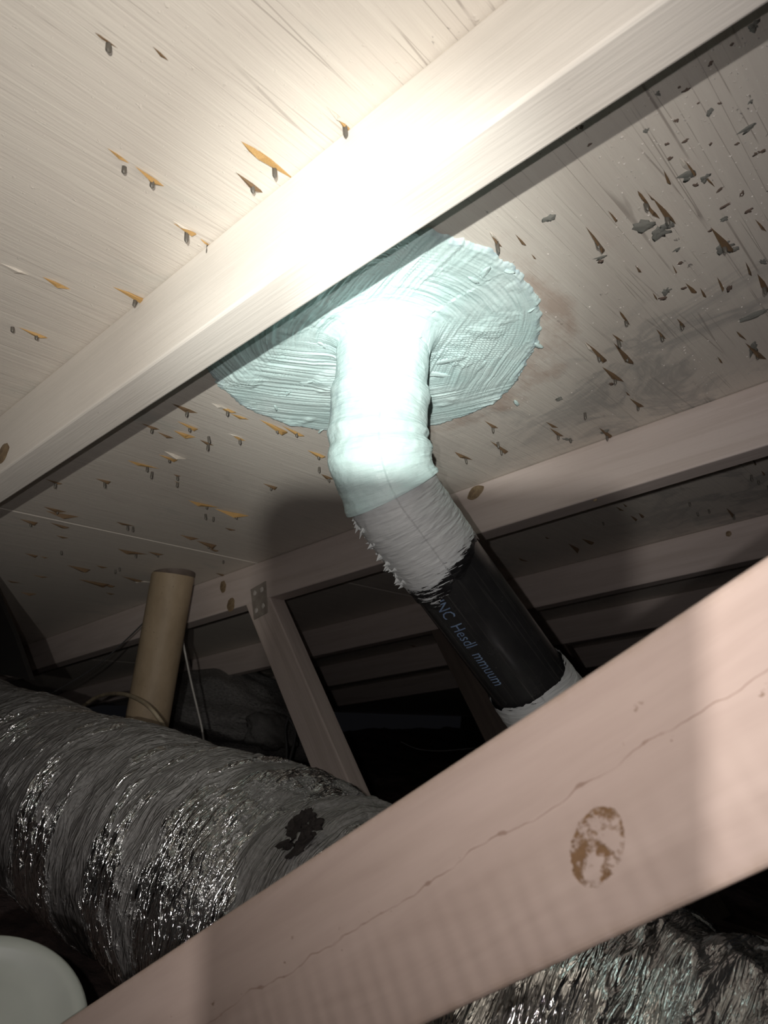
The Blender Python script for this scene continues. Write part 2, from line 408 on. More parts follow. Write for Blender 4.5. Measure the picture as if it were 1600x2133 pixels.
M_FLAKE = mat_simple('paint_flake', (0.74, 0.68, 0.60), None, 60, 0.6)
M_GLOB = mat_simple('grey_adhesive', (0.33, 0.335, 0.305), (0.20, 0.19, 0.17), 90, 0.7, 0, 0.5)
M_SMEAR = mat_simple('brown_scrape', (0.21, 0.155, 0.125), (0.14, 0.10, 0.08), 120, 0.8)
M_KNOT = mat_simple('knot', (0.30, 0.22, 0.13), (0.17, 0.115, 0.07), 150, 0.6)
M_PLATE = mat_simple('galvanised_plate', (0.40, 0.36, 0.32), (0.30, 0.265, 0.235), 60, 0.5, 0.2)
M_PAINTW = mat_simple('white_paint_blob', (0.66, 0.62, 0.58), None, 60, 0.6)
M_INS = mat_simple('dusty_insulation', (0.22, 0.155, 0.14), (0.10, 0.08, 0.075), 26, 0.95, 0, 0.8)
M_LINT = mat_simple('dark_lint', (0.16, 0.135, 0.12), (0.07, 0.058, 0.05), 120, 0.95, 0, 0.9)
M_INSG = mat_simple('grey_insulation', (0.30, 0.29, 0.28), (0.16, 0.155, 0.15), 30, 0.95, 0, 0.8)
M_PAIL = mat_simple('white_plastic', (0.34, 0.36, 0.325), (0.28, 0.30, 0.265), 6, 0.45)
M_CABW = mat_simple('white_cable', (0.55, 0.53, 0.49), None, 40, 0.5)
M_CABC = mat_simple('cream_hose', (0.50, 0.43, 0.30), (0.30, 0.24, 0.16), 30, 0.5)
M_CABD = mat_simple('dark_cable', (0.10, 0.10, 0.10), None, 40, 0.5)
M_DRYW = mat_simple('drywall_back', (0.20, 0.18, 0.16), None, 8, 0.9)
M_BLACK = mat_simple('black_shell', (0.012, 0.012, 0.013), None, 20, 0.35)
M_GLASS = mat_simple('lens_glass', (0.02, 0.02, 0.03), None, 20, 0.05)
M_FLECK = mat_simple('dried_sealant', (0.66, 0.69, 0.68), (0.58, 0.61, 0.60), 60, 0.5)
M_INK = mat_simple('blue_print', (0.22, 0.32, 0.48), (0.14, 0.21, 0.34), 90, 0.5)

# ------------------------------------------------------------------ setting: roof deck, floor, far wall
ceil = empty('ceiling', rgn(0.6, 0.5, H))
tag(ceil, 'whitewashed plywood roof deck with nail tips and splinters', None, None, 'structure')
SEAM = 2.626*H
rb = [SEAM-2*1.22, SEAM-1.22, SEAM, SEAM+1.22, SEAM+2.44]
gb = [GB+0.02-2.44, GB+0.02, GB+0.02+2.44, GB+0.02+4.4]
sheets = []
for i in range(4):
    for j in range(3):
        m = box_mesh(rb[i]+0.0012, rb[i+1]-0.0012, gb[j]+0.0012, gb[j+1]-0.0012, -H-0.0125, -H, 0.0008, 1)
        o = link('plywood_sheet', m, M_DECK, ceil, DECK)
        sheets.append((rb[i], rb[i+1], gb[j], gb[j+1], o))
def sheet_at(r, g):
    for a, b_, c, d, o in sheets:
        if a <= r < b_ and c <= g < d: return o
    return sheets[0][4]

n = 150
xs = np.linspace(-3.6, 1.4, n); ys = np.linspace(-0.75, 5.2, n)
X, Y = np.meshgrid(xs, ys, indexing='ij')
Zf = 0.085 + 0.05*fbm(X*3, Y*3, 0, 5) + 0.03*np.abs(fbm(X*9, Y*9, 4, 4))
fl = link('floor', mesh(np.stack([X, Y, Zf], -1).reshape(-1, 3), grid_faces(n, n)), M_INS)
tag(fl, 'dark dusty insulation lying over the attic floor', None, None, 'structure')
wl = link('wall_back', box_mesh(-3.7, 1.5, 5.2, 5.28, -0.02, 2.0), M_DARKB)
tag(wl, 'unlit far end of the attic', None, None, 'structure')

# ------------------------------------------------------------------ trusses
NB_ = H-0.083                                        # underside of the top chords
def chord(parent, g, r0, r1, mat, depth=0.083, name='top_chord', bev=0.0022):
    m = box_mesh(r0, r1, g, g+T2, -H+0.0006, -H+depth, bev, 2)
    return link(name, m, mat, parent, DECK)
def truss(g, label, mat, r0=-0.9, r1=3.25):
    t = empty('roof_truss', rgn(0.5, g+T2/2, 0.0)); tag(t, label, 'roof truss', 'painted roof trusses under the deck')
    chord(t, g, r0, r1, mat)
    # bottom chord lies on the floor, mostly under insulation
    m = box_mesh(-3.2, 1.3, g, g+T2, 0.0, 0.089, 0.002, 1)
    link('bottom_chord', m, M_BARE, t)
    return t
def web(parent, pa, pb, g, width, mat, name='web', thick=T2):
    M, L = web_frame(pa, pb, g)
    m = box_mesh(0, L, -width/2, width/2, -thick, 0, 0.0025, 2)
    return link(name, m, mat, parent, M)
tA_ = truss(GA, 'nearest whitewashed roof truss, its rafter in front of the pipe collar and diagonal web below', M_RAFT)
# diagonal web of the nearest truss, right across the bottom of the picture
Lr = (0.44-0.083-float(mid[1]))/dW[1] if dW[1] != 0 else 1.0
m = box_mesh(-0.95, abs(Lr)-0.04, -WHALF, WHALF, -T2, 0.0, 0.0028, 3)
link('web', m, M_FWEB, tA_, FW)
if (FW.to_3x3() @ Vector((0, 1, 0))).z < 0: print('WEB Y FLIPPED')

tB_ = truss(GB, 'second roof truss, behind the white pipe, with a steep web and a nailed plate', M_RAFTB)
lB0, lB1 = np.array(face(513, 1266, GB)), np.array(face(651, 1612, GB))
cB0, cB1 = np.array(face(570, 1247, GB)), np.array(face(715, 1563, GB))
def mid_web(l0, l1, width):
    d = unit(l1-l0); p = np.array([-d[1], d[0]]);  p = p if p[0] < 0 else -p
    return l0+p*width/2, d
pB, dB = mid_web(lB0, lB1, 0.068)
web(tB_, tuple(pB-dB*0.012), tuple(pB+dB*0.80), GB+0.001, 0.068, M_WEB)
# nail plate over the joint
pl_ = [face(523, 1228, GB), face(555, 1210, GB), face(558, 1276, GB), face(530, 1291, GB)]
vs = [(a, GB-0.0014, -b_) for a, b_ in pl_]
vs2 = [(a, GB+0.0005, -b_) for a, b_ in pl_]
m = mesh(vs+vs2, [(0, 1, 2, 3), (0, 4, 5, 1), (1, 5, 6, 2), (2, 6, 7, 3), (3, 7, 4, 0)], False)
plate = link('nail_plate', m, M_PLATE, tB_, DECK)
def blob_mesh(n1=7, n2=10, amp=0.25, seed=0, flat=1.0):
    th_ = np.linspace(0, math.pi, n1)[:, None]; ph = np.linspace(0, 2*math.pi, n2, endpoint=False)[None, :]
    x = np.sin(th_)*np.cos(ph); y = np.sin(th_)*np.sin(ph); z = np.cos(th_)+0*ph
    r = 1+amp*fbm(x*1.7+seed*3.1, y*1.7+seed*1.7, z*1.7, 3)*2
    V = np.stack([x*r, y*r, z*r*flat], -1).reshape(-1, 3)
    return mesh(V, grid_faces(n1, n2, True))
BLOBS = [blob_mesh(7, 12, 0.30, s, 0.5) for s in range(4)]
for k, (px, py) in enumerate([(532, 1236), (546, 1228), (535, 1272), (549, 1262)]):
    r_, n_ = face(px, py, GB)
    me = BLOBS[k].copy()
    M = DECK @ Matrix.Translation((r_, GB-0.0016, -n_)) @ Matrix.Rotation(math.pi/2, 4, 'X') @ Matrix.Diagonal((0.0055, 0.0055, 0.0022, 1))
    link('paint_blob', me, M_PAINTW, plate, M)
tC_ = truss(GC, 'third roof truss, dim, beyond the black pipe', M_RAFTB)
lC0, lC1 = np.array(face(893, 1308, GC)), np.array(face(1010, 1545, GC))
pC, dC = mid_web(lC0, lC1, 0.085)
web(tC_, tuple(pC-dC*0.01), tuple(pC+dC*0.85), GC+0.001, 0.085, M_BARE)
tD_ = truss(GD, 'fourth roof truss, almost dark, catching a wedge of light', M_RAFTB)
pD = pC+np.array([0.0, 0.0])
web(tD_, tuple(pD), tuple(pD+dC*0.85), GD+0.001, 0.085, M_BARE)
tE_ = truss(GE, 'farthest roof truss, lost in the dark behind the others', M_RAFTB)
# knots in the painted rafter faces: thin discs set in the timber
def knot(parent, px, py, g, a, b_, rot):
    r_, n_ = face(px, py, g)
    ph = np.linspace(0, 2*math.pi, 22, endpoint=False); rr = 1+0.12*vnoise(np.cos(ph)*2+px, np.sin(ph)*2, 0)
    V = [(0, 0, 0.0010)]+[(a*0.6*q*math.cos(p), b_*0.6*q*math.sin(p), 0.0014) for p, q in zip(ph, rr)]+[(a*q*math.cos(p), b_*q*math.sin(p), 0.0002) for p, q in zip(ph, rr)]
    F = [(0, 1+i, 1+(i+1) % 22) for i in range(22)]+[(1+i, 23+i, 23+(i+1) % 22, 1+(i+1) % 22) for i in range(22)]
    M = DECK @ Matrix.Translation((r_, g, -n_)) @ Matrix.Rotation(math.pi/2, 4, 'X') @ Matrix.Rotation(rot, 4, 'Z')
    link('knot', mesh(V, F), M_KNOT, parent, M)
knot(tB_, 990, 1026, GB, 0.017, 0.010, 0.3)
knot(tB_, 465, 1222, GB, 0.010, 0.014, 0.2)
knot(tB_, 481, 1260, GB, 0.013, 0.015, 0.0)
knot(tC_, 1518, 1112, GC, 0.006, 0.006, 0.0)
knot(tB_, 1240, 1042, GB+0.0, 0.003, 0.002, 0.0)
knot(tA_, 6, 945, GA, 0.016, 0.012, 0.1)

# added board; its near-black colour paints in the dark area at the left edge
db = empty('dark_filler_board', rgn(1.45, 0.50, 0.20)); tag(db, 'added near-black board filling the dark left edge between the roof deck and the foil duct', 'board')
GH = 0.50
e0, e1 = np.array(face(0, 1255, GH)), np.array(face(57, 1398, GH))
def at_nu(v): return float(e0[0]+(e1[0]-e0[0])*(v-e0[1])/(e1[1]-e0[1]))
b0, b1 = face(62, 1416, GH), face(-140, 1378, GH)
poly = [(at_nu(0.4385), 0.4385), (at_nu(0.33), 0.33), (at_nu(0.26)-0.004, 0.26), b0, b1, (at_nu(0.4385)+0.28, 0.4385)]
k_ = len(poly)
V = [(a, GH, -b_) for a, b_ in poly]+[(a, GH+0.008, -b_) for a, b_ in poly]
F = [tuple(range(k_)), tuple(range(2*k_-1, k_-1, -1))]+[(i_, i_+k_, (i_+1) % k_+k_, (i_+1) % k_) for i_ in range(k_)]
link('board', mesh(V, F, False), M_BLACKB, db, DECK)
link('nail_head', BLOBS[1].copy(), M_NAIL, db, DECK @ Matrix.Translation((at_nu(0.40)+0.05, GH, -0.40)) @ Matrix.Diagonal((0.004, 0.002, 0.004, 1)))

# ------------------------------------------------------------------ nail tips, splinters, adhesive on the deck
def splinter_mesh(seed):
    rs = np.random.default_rng(seed)
    ap = rs.uniform(-0.15, 0.25); wv = rs.uniform(0.09, 0.15); hgt = rs.uniform(0.10, 0.2)
    # torn sliver: anchored at one end, lifting to a broken crest (y = grain)
    V = [(0, -0.5, 0), (wv*0.7, -0.12, 0.012), (-wv*0.6, ap-0.1, 0.01), (wv, ap, hgt*0.75), (-wv*0.2, ap+0.08, hgt), (wv*0.8, ap+0.2, 0.02), (-wv*0.5, ap+0.22, 0.02), (0.02, 0.5, 0.0),
         (0.02, -0.5, -0.02), (0, 0.5, -0.02)]
    F = [(0, 1, 3), (0, 3, 4), (0, 4, 2), (3, 1, 5), (3, 5, 4), (4, 5, 7), (4, 7, 6), (4, 6, 2), (5, 7, 6)]
    return mesh(V, F, False)
SPL = [splinter_mesh(s) for s in range(6)]; SPLD = [s.copy() for s in SPL]; SPLW = [s.copy() for s in SPL[:3]]
for s in SPL: s.materials.append(M_SPLIT)
for s in SPLD: s.materials.append(M_SPLITD)
for s in SPLW: s.materials.append(M_FLAKE)
ph = np.linspace(0, 2*math.pi, 8, endpoint=False)
V = []
for z_, r_ in ((-0.002, 1.0), (0.62, 1.0), (0.80, 0.85), (1.0, 0.12)):
    V += [(0.0016*r_*math.cos(p), 0.0016*r_*math.sin(p), z_) for p in ph]
NAIL = mesh(np.array(V), np.concatenate([grid_faces(4, 8, True), ]), True); NAIL.materials.append(M_NAIL)
GLB = [blob_mesh(9, 18, 0.95, s*1.7+9, 0.35) for s in range(5)]
for g_ in GLB: g_.materials.append(M_GLOB)
SMR = [blob_mesh(5, 14, 0.6, s+19, 0.06) for s in range(4)]
for g_ in SMR: g_.materials.append(M_SMEAR)
def local_scale(px, py):                            # metres of deck per pixel along the grain
    r_, g_ = deck(px, py); q = c2w_px(r_, g_+0.01); return 0.01/math.dist((px, py), q)
def cross_scale(px, py):
    r_, g_ = deck(px, py); q = c2w_px(r_+0.01, g_); return 0.01/math.dist((px, py), q)
def c2w_px(r_, g_):
    p = Rc*r_+Gc*g_+Nc*H; return (p[0]/p[2]*FPX+CX, p[1]/p[2]*FPX+CY)
def put(data, name, r_, g_, sx, sy, sz, rot=0.0, tilt=(0, 0), z=0.0):
    o = bpy.data.objects.new(name, data); COL.objects.link(o)
    M = DECK @ Matrix.Translation((r_, g_, -H+z)) @ Matrix.Rotation(rot, 4, 'Z') @ Matrix.Rotation(tilt[0], 4, 'X') @ Matrix.Rotation(tilt[1], 4, 'Y') @ Matrix.Diagonal((sx, sy, sz, 1))
    p = sheet_at(r_, g_); o.parent = p; o.matrix_basis = WM[p.name].inverted() @ M
    return o
# (x, y, length in px, kind) read off the photograph: t tan sliver, d dark sliver, w painted flake, n nail only, T/D sliver with nail
marks = [
 (222,85,52,'D'),(335,112,40,'d'),(247,325,50,'t'),(312,367,66,'T'),(258,345,12,'n'),(520,380,62,'D'),(560,337,120,'T'),(565,335,60,'t'),
 (700,240,50,'w'),(716,258,44,'T'),(385,477,46,'T'),(380,470,40,'w'),(432,508,34,'T'),(30,560,60,'w'),(118,590,56,'t'),(128,596,40,'w'),(275,615,74,'T'),
 (70,693,56,'T'),(25,680,8,'n'),(127,783,34,'w'),(385,851,50,'D'),(314,888,36,'D'),(391,886,42,'T'),(470,851,44,'T'),(462,848,40,'w'),(500,868,34,'t'),
 (385,904,40,'t'),(345,906,34,'d'),(570,888,60,'T'),(612,898,48,'T'),(433,908,20,'N'),(431,922,30,'D'),(497,912,30,'T'),(490,907,26,'w'),
 (350,953,36,'T'),(366,948,44,'w'),(300,968,60,'T'),(317,982,8,'N'),(369,990,14,'D'),(369,1004,14,'D'),(215,1000,28,'D'),(113,1003,34,'D'),(425,1050,56,'T'),
 (427,1070,14,'N'),(444,1076,14,'N'),(484,1067,60,'T'),(563,1011,26,'D'),(660,945,36,'T'),(664,972,16,'N'),(682,993,26,'D'),
 (115,1061,44,'D'),(130,1070,60,'d'),(60,1085,34,'D'),(125,1094,40,'d'),(262,1092,36,'D'),(276,1097,14,'N'),(130,1118,24,'d'),(395,1118,36,'d'),
 (430,1131,38,'D'),(445,1145,20,'d'),(277,1149,56,'D'),(325,1152,30,'D'),(127,1147,10,'N'),(92,1160,16,'d'),(65,1155,26,'d'),(165,1182,46,'d'),
 (240,1186,8,'N'),(249,1182,8,'N'),(212,1180,24,'d'),(85,1200,30,'d'),(195,1212,60,'d'),(225,1218,30,'d'),(295,1210,40,'w'),(280,1206,50,'d'),
 (230,1236,18,'d'),(60,1235,30,'d'),(465,1167,10,'N'),(460,1196,22,'d'),(30,1212,30,'d'),(480,1102,20,'d'),
 (1033,500,36,'D'),(1030,492,26,'w'),(1240,498,58,'D'),(1085,500,30,'d'),(1343,418,44,'D'),(1385,440,64,'D'),(1358,440,40,'d'),(1431,345,40,'w'),(1438,350,34,'d'),
 (1505,500,60,'D'),(1302,664,36,'D'),(1287,704,24,'D'),(1377,696,26,'D'),(1419,672,22,'D'),(1242,733,52,'D'),(1300,737,56,'D'),(1232,728,40,'w'),(1278,780,46,'D'),(1575,732,44,'D'),
 (1327,838,28,'D'),(1218,858,18,'N'),(1262,900,28,'D'),(1187,912,16,'N'),(1160,900,30,'D'),(1150,885,24,'d'),(1024,884,28,'D'),(1040,930,40,'D'),(1037,920,10,'N'),(966,950,36,'D'),
 (1308,820,12,'d'),(1365,618,18,'d'),(1356,410,18,'d'),(1276,450,26,'d'),(1390,370,30,'d'),(1480,380,24,'d'),(1590,590,40,'D'),(1585,470,30,'d'),(1560,560,30,'d'),(1500,590,26,'d'),(1440,600,26,'d'),
 (1436,1045,14,'N'),(1292,1060,18,'d'),(1302,1052,12,'d'),(1255,1086,16,'N'),(1195,1138,26,'d'),(1225,1126,22,'d'),(1090,1166,22,'d'),(1140,1120,10,'d'),(1452,1066,12,'N'),(1476,1060,12,'N'),
 (1520,1065,20,'d'),(1528,1070,14,'N'),(1565,988,8,'N'),(1580,1000,8,'N'),(1590,985,12,'d'),(1572,962,14,'d'),(1320,1078,16,'d'),(1336,1072,14,'d'),(1600,1010,10,'N'),
 (1200,265,16,'d'),(1112,535,14,'d'),(1330,560,18,'d'),(1405,560,18,'d'),(1465,610,22,'d'),(1545,700,24,'d'),(1480,860,20,'d'),(1500,750,16,'d'),(860,1345,10,'d')]
for k, (px, py, L, kd) in enumerate(marks):
    r_, g_ = deck(px, py); sc = local_scale(px, py); ln = L*sc*1.15
    ln = min(max(ln, 0.008), 0.075); wd = ln*random.uniform(0.55, 1.0)*(0.8 if ln > 0.04 else 1.0)
    if kd in 'tTdDw':
        wd *= 0.62 if (kd in 'dD' and px > 1000) else 1.0
        pool = SPL if kd in 'tT' else SPLD if kd in 'dD' else SPLW
        put(pool[k % len(pool)], 'splinter', r_, g_, (wd if k % 2 else -wd), ln*(1 if k % 3 else -1), ln*random.uniform(0.6, 1.1), random.uniform(-0.12, 0.12))
    if kd in 'TDNn':
        lng = random.uniform(0.007, 0.013) if kd != 'n' else 0.006
        put(NAIL, 'nail_tip', r_+0.001, g_+ln*0.12, 1.15, 1.15, lng, 0, (random.uniform(-0.12, 0.12), random.uniform(-0.12, 0.12)))
# grey adhesive blobs and brown scrapes at the upslope side
for k, (px, py, a, b_, kd) in enumerate([(1145,455,17,12,'g'),(1253,537,10,16,'g'),(1252,545,10,9,'s'),(1345,470,26,24,'g'),(1375,485,30,20,'g'),(1392,470,18,14,'g'),(1435,367,28,20,'g'),(1470,372,16,12,'g'),
    (1450,385,10,9,'s'),(1508,515,26,18,'g'),(1530,520,14,9,'g'),(1560,268,16,22,'g'),(1572,55,20,16,'g'),(1525,92,9,8,'s'),(1388,607,13,12,'g'),(1382,622,11,11,'s'),(1412,520,10,9,'g'),(1418,548,12,8,'s'),(1480,133,12,7,'s'),(1408,252,11,7,'s'),
    (1430,187,14,8,'s'),(1415,182,8,6,'s'),(1372,195,8,8,'g'),(1428,293,14,6,'s'),(1346,272,10,7,'g'),(1480,233,14,8,'g'),(1565,212,9,7,'g'),(1590,315,10,9,'s'),(1565,55,8,8,'s'),(1500,395,20,6,'s'),(1510,430,8,16,'s'),(1545,405,8,12,'s'),
    (1575,320,12,8,'s'),(1510,455,12,8,'g'),(1590,545,9,10,'g'),(1575,655,16,26,'g'),(1572,725,15,28,'g'),(1273,800,9,10,'s'),(1165,830,9,9,'g'),(1182,915,6,12,'g'),(1262,898,8,10,'g'),(1425,600,10,9,'s'),(1212,265,6,9,'s'),(1228,302,10,5,'s'),
    (1480,300,7,6,'s'),(1455,215,7,5,'s'),(1535,300,8,6,'s'),(1395,330,10,8,'s'),(1500,215,8,6,'s'),(1340,100,8,6,'s'),(1450,60,8,6,'s'),(1520,600,10,14,'s'),(1560,440,14,10,'s'),(1480,480,9,8,'s'),(1390,300,8,6,'s')]):
    r_, g_ = deck(px, py); sc = local_scale(px, py)
    sr = cross_scale(px, py)
    if kd == 'g': put(GLB[k % 5], 'adhesive_blob', r_, g_, a*sr*0.62, b_*sc*0.5, min(a, b_)*sr*0.6, k*1.3)
    else: put(SMR[k % 4], 'scrape', r_, g_, a*sr*0.6, b_*sc*0.5, min(a, b_)*sr, k*1.1)
# grit stuck in the paint, too fine to count
bmv, bmf = [], []
for k in range(900):
    px, py = random.uniform(1000, 1600), random.uniform(0, 900)
    r_, g_ = deck(px, py)
    if g_ < GA+0.06 or g_ > 0.93: continue
    if k % 3 and px < 1250: continue
    s_ = random.uniform(0.0004, 0.0016); o0 = len(bmv); a = random.uniform(0, 6)
    pts = [(s_*math.cos(a+q*2.1)*random.uniform(.6, 1.4), s_*math.sin(a+q*2.1)*random.uniform(.6, 1.4)) for q in range(3)]
    bmv += [(r_+p, g_+q, -H-0.0003) for p, q in pts]+[(r_, g_, -H+s_*0.8)]
    bmf += [(o0, o0+1, o0+3), (o0+1, o0+2, o0+3), (o0+2, o0, o0+3)]
gr = link('paint_grit', mesh(bmv, bmf, False), M_PAINTW, ceil, DECK); gr['kind'] = 'stuff'
# hanging paint flake by the left of the nearest rafter
r_, g_ = deck(127, 790)
put(SPLW[1], 'hanging_flake', r_, g_, 0.02, 0.028, 0.012, 0.2)
hf = mesh([(0, 0, 0), (0.004, 0, 0), (0.005, 0.002, 0.022), (0.001, 0.001, 0.024), (0, 0.001, 0), (0.004, 0.001, 0), (0.005, 0.003, 0.022), (0.001, 0.002, 0.024)],
          [(0, 1, 2, 3), (7, 6, 5, 4), (0, 4, 5, 1), (1, 5, 6, 2), (2, 6, 7, 3), (3, 7, 4, 0)], False); hf.materials.append(M_SPLITD)
put(hf, 'splinter', r_+0.002, g_, 1, 1, 1)

# ------------------------------------------------------------------ vent pipe with sealant collar
vp = empty('vent_pipe', rgn(0.418, 0.513, H))
tag(vp, 'black vent pipe thickly coated in white sealant where it bends up through the roof', 'vent pipe')
P0 = rgn(0.418, 0.513, H)
ZD = Vector((0, 0, -1))
def proj(p):
    q = p-CAM; v = np.array([q.x, q.y, q.z]); A = np.array([Xc, Gc, Zc])
    c = v@A; return (c[0]/c[2]*FPX+CX, c[1]/c[2]*FPX+CY, c[2])
# vertical run until the picture row of the bend
P1 = pix(782, 985, 0.742)
P2 = pix(1128, 1455, 0.812)
d1 = (P1-P0).normalized(); d2 = (P2-P1).normalized()
P3 = P2+d2*0.22
P4 = P3+Vector((0.01, 0.0, -0.5))
def build_path(pts, fil):
    out = []
    for i, p in enumerate(pts):
        if i == 0 or i == len(pts)-1: out.append(p); continue
        a = (pts[i-1]-p).normalized(); b_ = (pts[i+1]-p).normalized()
        d = fil[i]
        q0, q1 = p+a*d, p+b_*d
        for t in np.linspace(0, 1, 24):
            out.append(q0*(1-t)**2+p*2*t*(1-t)+q1*t*t)
    res = []
    for a, b_ in zip(out[:-1], out[1:]):
        L = (b_-a).length; k = max(1, int(L/0.004))
        for t in range(k): res.append(a.lerp(b_, t/k))
    res.append(out[-1]); return res
path = build_path([P0-d1*0.02, P1, P3, P4], [0, 0.052, 0.05, 0])
PA = np.array([tuple(p) for p in path]); SL = np.concatenate([[0], np.cumsum(np.linalg.norm(np.diff(PA, axis=0), axis=1))])
def path_at(s):
    return np.stack([np.interp(s, SL, PA[:, k]) for k in range(3)], -1)
def frames(s):
    c = path_at(s); t = path_at(s+0.003)-path_at(s-0.003); t /= np.linalg.norm(t, axis=-1, keepdims=True)
    view = np.array(CAM)-c                                   # phi = 0 faces the camera side
    side = np.cross(t, view); side /= np.linalg.norm(side, axis=-1, keepdims=True)
    fr = np.cross(side, t); return c, t, fr, side
def s_of(px, py):
    best = min(range(len(path)), key=lambda i: math.dist(proj(path[i])[:2], (px, py))); return float(SL[best])
def tube(s0, s1, rad, nu, nv, e0=None, e1=None):
    phv = np.linspace(0, 2*math.pi, nv, endpoint=False)[None, :]
    t = np.linspace(0, 1, nu)[:, None]
    a = s0+(e0(phv) if e0 else 0*phv); b_ = s1+(e1(phv) if e1 else 0*phv)
    s = a+(b_-a)*t; P = phv+0*s
    r_ = rad(s, P)
    c, tt, fr, sd = frames(s)
    return c+r_[..., None]*(np.cos(P)[..., None]*fr+np.sin(P)[..., None]*sd), s, P
RB = 0.0445
sA = s_of(789, 815); sB = s_of(781, 925); sC = s_of(812, 1030); sD = s_of(925, 1185); sE = s_of(1098, 1418)
print('s marks', sA, sB, sC, sD, sE, [proj(p)[:2] for p in (P0, P1, P2, P3)])
def rough(s, P, amp, fs=90, fr=9):
    cx, sx = np.cos(P), np.sin(P)
    return amp*(fbm(s*fs, cx*fr*0.5+7, sx*fr*0.5, 4)+0.7*fbm(s*fs*4.5+0.8*P, cx*2.5, sx*2.5, 3))
def ridge(s, c, wdt, h): return h*np.exp(-((s-c)/wdt)**2)
def add_attr(me, name, arr):
    at = me.attributes.new(name, 'FLOAT', 'POINT'); at.data.foreach_set('value', np.ascontiguousarray(arr, dtype=np.float32).ravel())
def coat(name, s0, s1, rad, mat, e0=None, e1=None, nu=120, nv=160, attrs=None):
    V, s, P = tube(s0, s1, rad, nu, nv, e0, e1)
    me = mesh(V.reshape(-1, 3), grid_faces(nu, nv, True))
    if attrs:
        for k_, f_ in attrs.items(): add_attr(me, k_, f_(s, P))
    return link(name, me, mat, vp)
# riser, from the deck to the hub of the bend
thin = lambda s, P: np.clip(np.exp(-((s-sA-0.025)/0.016)**2)*(0.45+0.55*np.sin(P*1.0-1.1)), 0, 1)
coat('sealed_riser', 0.0, sA+0.004, lambda s, P: 0.0480+0.0025*np.exp(-np.maximum(s-0.02, 0)/0.02)+rough(s, P, 0.0012), M_MAST, nu=110,
     e1=lambda p: 0.006*fbm(np.cos(p)*2, np.sin(p)*2, 1, 3), attrs={'thin': lambda s, P: 0*s, 'along': lambda s, P: s+0.012*np.sin(P+1), 'round': lambda s, P: P*0.0445})
coat('sealed_bend', sA-0.002, sC+0.002, lambda s, P: 0.0505+ridge(s, sA+0.006, 0.006, 0.0015)+ridge(s, sB-0.012, 0.004, 0.0020)+ridge(s, sB+0.012, 0.012, 0.0038)-ridge(s, sB-0.002, 0.003, 0.0015)+ridge(s, sC, 0.005, 0.0022)+rough(s, P, 0.0013), M_MAST, nu=200,
     attrs={'thin': thin, 'along': lambda s, P: s+0.012*np.sin(P*1.0+1), 'round': lambda s, P: P*0.0445})
coat('sealed_pipe', sC-0.002, sD, lambda s, P: 0.0475+ridge(s, sC+0.03, 0.02, 0.0010)-0.0018*np.clip((s-sD+0.02)/0.03, 0, 1)+rough(s, P, 0.0012, 120), M_DRY, nu=190,
     e1=lambda p: 0.012*np.sin(p*1.0+0.3)+0.014*fbm(np.cos(p)*3, np.sin(p)*3, 5, 4)+0.004,
     attrs={'fade': lambda s, P: np.clip((s-(sD-0.028))/0.032, 0, 1)*(1-0.35*np.sin(P*2)), 'along': lambda s, P: s+0.010*np.sin(P+0.6), 'round': lambda s, P: P*0.0445})
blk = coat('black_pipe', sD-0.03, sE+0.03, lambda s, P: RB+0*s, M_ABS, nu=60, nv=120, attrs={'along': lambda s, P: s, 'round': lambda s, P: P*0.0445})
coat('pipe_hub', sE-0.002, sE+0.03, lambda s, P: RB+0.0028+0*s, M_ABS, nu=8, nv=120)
coat('sealed_lower_pipe', sE-0.004, sE+0.30, lambda s, P: 0.0492+ridge(s, sE+0.05, 0.02, 0.0015)-0.0016*np.clip((sE+0.015-s)/0.02, 0, 1)+rough(s, P, 0.0010, 120), M_DRY, nu=190,
     e0=lambda p: 0.010*fbm(np.cos(p)*3, np.sin(p)*3, 8, 4),
     attrs={'fade': lambda s, P: np.clip((sE+0.012-s)/0.02, 0, 1)*0.6, 'along': lambda s, P: s+0.010*np.sin(P+0.6), 'round': lambda s, P: P*0.0445})
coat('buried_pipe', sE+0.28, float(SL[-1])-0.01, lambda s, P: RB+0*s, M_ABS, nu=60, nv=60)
# ragged sealant whiskers down the left side of the coated pipe
for k in range(46):
    t = random.random()
    s_ = sC+0.006+(sD-sC-0.01)*t if k < 36 else random.uniform(sA, sC)
    p_ = math.pi/2-random.uniform(-0.25, 0.55) if k < 36 else random.choice([-1.55, 1.5])+random.uniform(-0.2, 0.2)
    c, tt, fr, sd = frames(np.array([s_]))
    nrm = Vector((math.cos(p_)*fr+math.sin(p_)*sd)[0]); base = Vector(c[0])+nrm*0.0466
    tv = Vector(tt[0]); dn = (nrm*0.8-tv*random.uniform(-0.4, 0.7)+Vector((0, 0, -0.5))).normalized(); L = random.uniform(0.003, 0.009)*(1 if k < 36 else 0.5)
    bw = random.uniform(0.0018, 0.0045); bb = nrm.cross(tv).normalized()
    V = [base-tv*bw, base+tv*bw, base+bb*bw*0.5, base-bb*bw*0.5, base+dn*L+tv*random.uniform(-.003, .003)]
    link('sealant_whisker', mesh([tuple(v) for v in V], [(0, 2, 4), (2, 1, 4), (1, 3, 4), (3, 0, 4)], False), M_FLECK, vp)
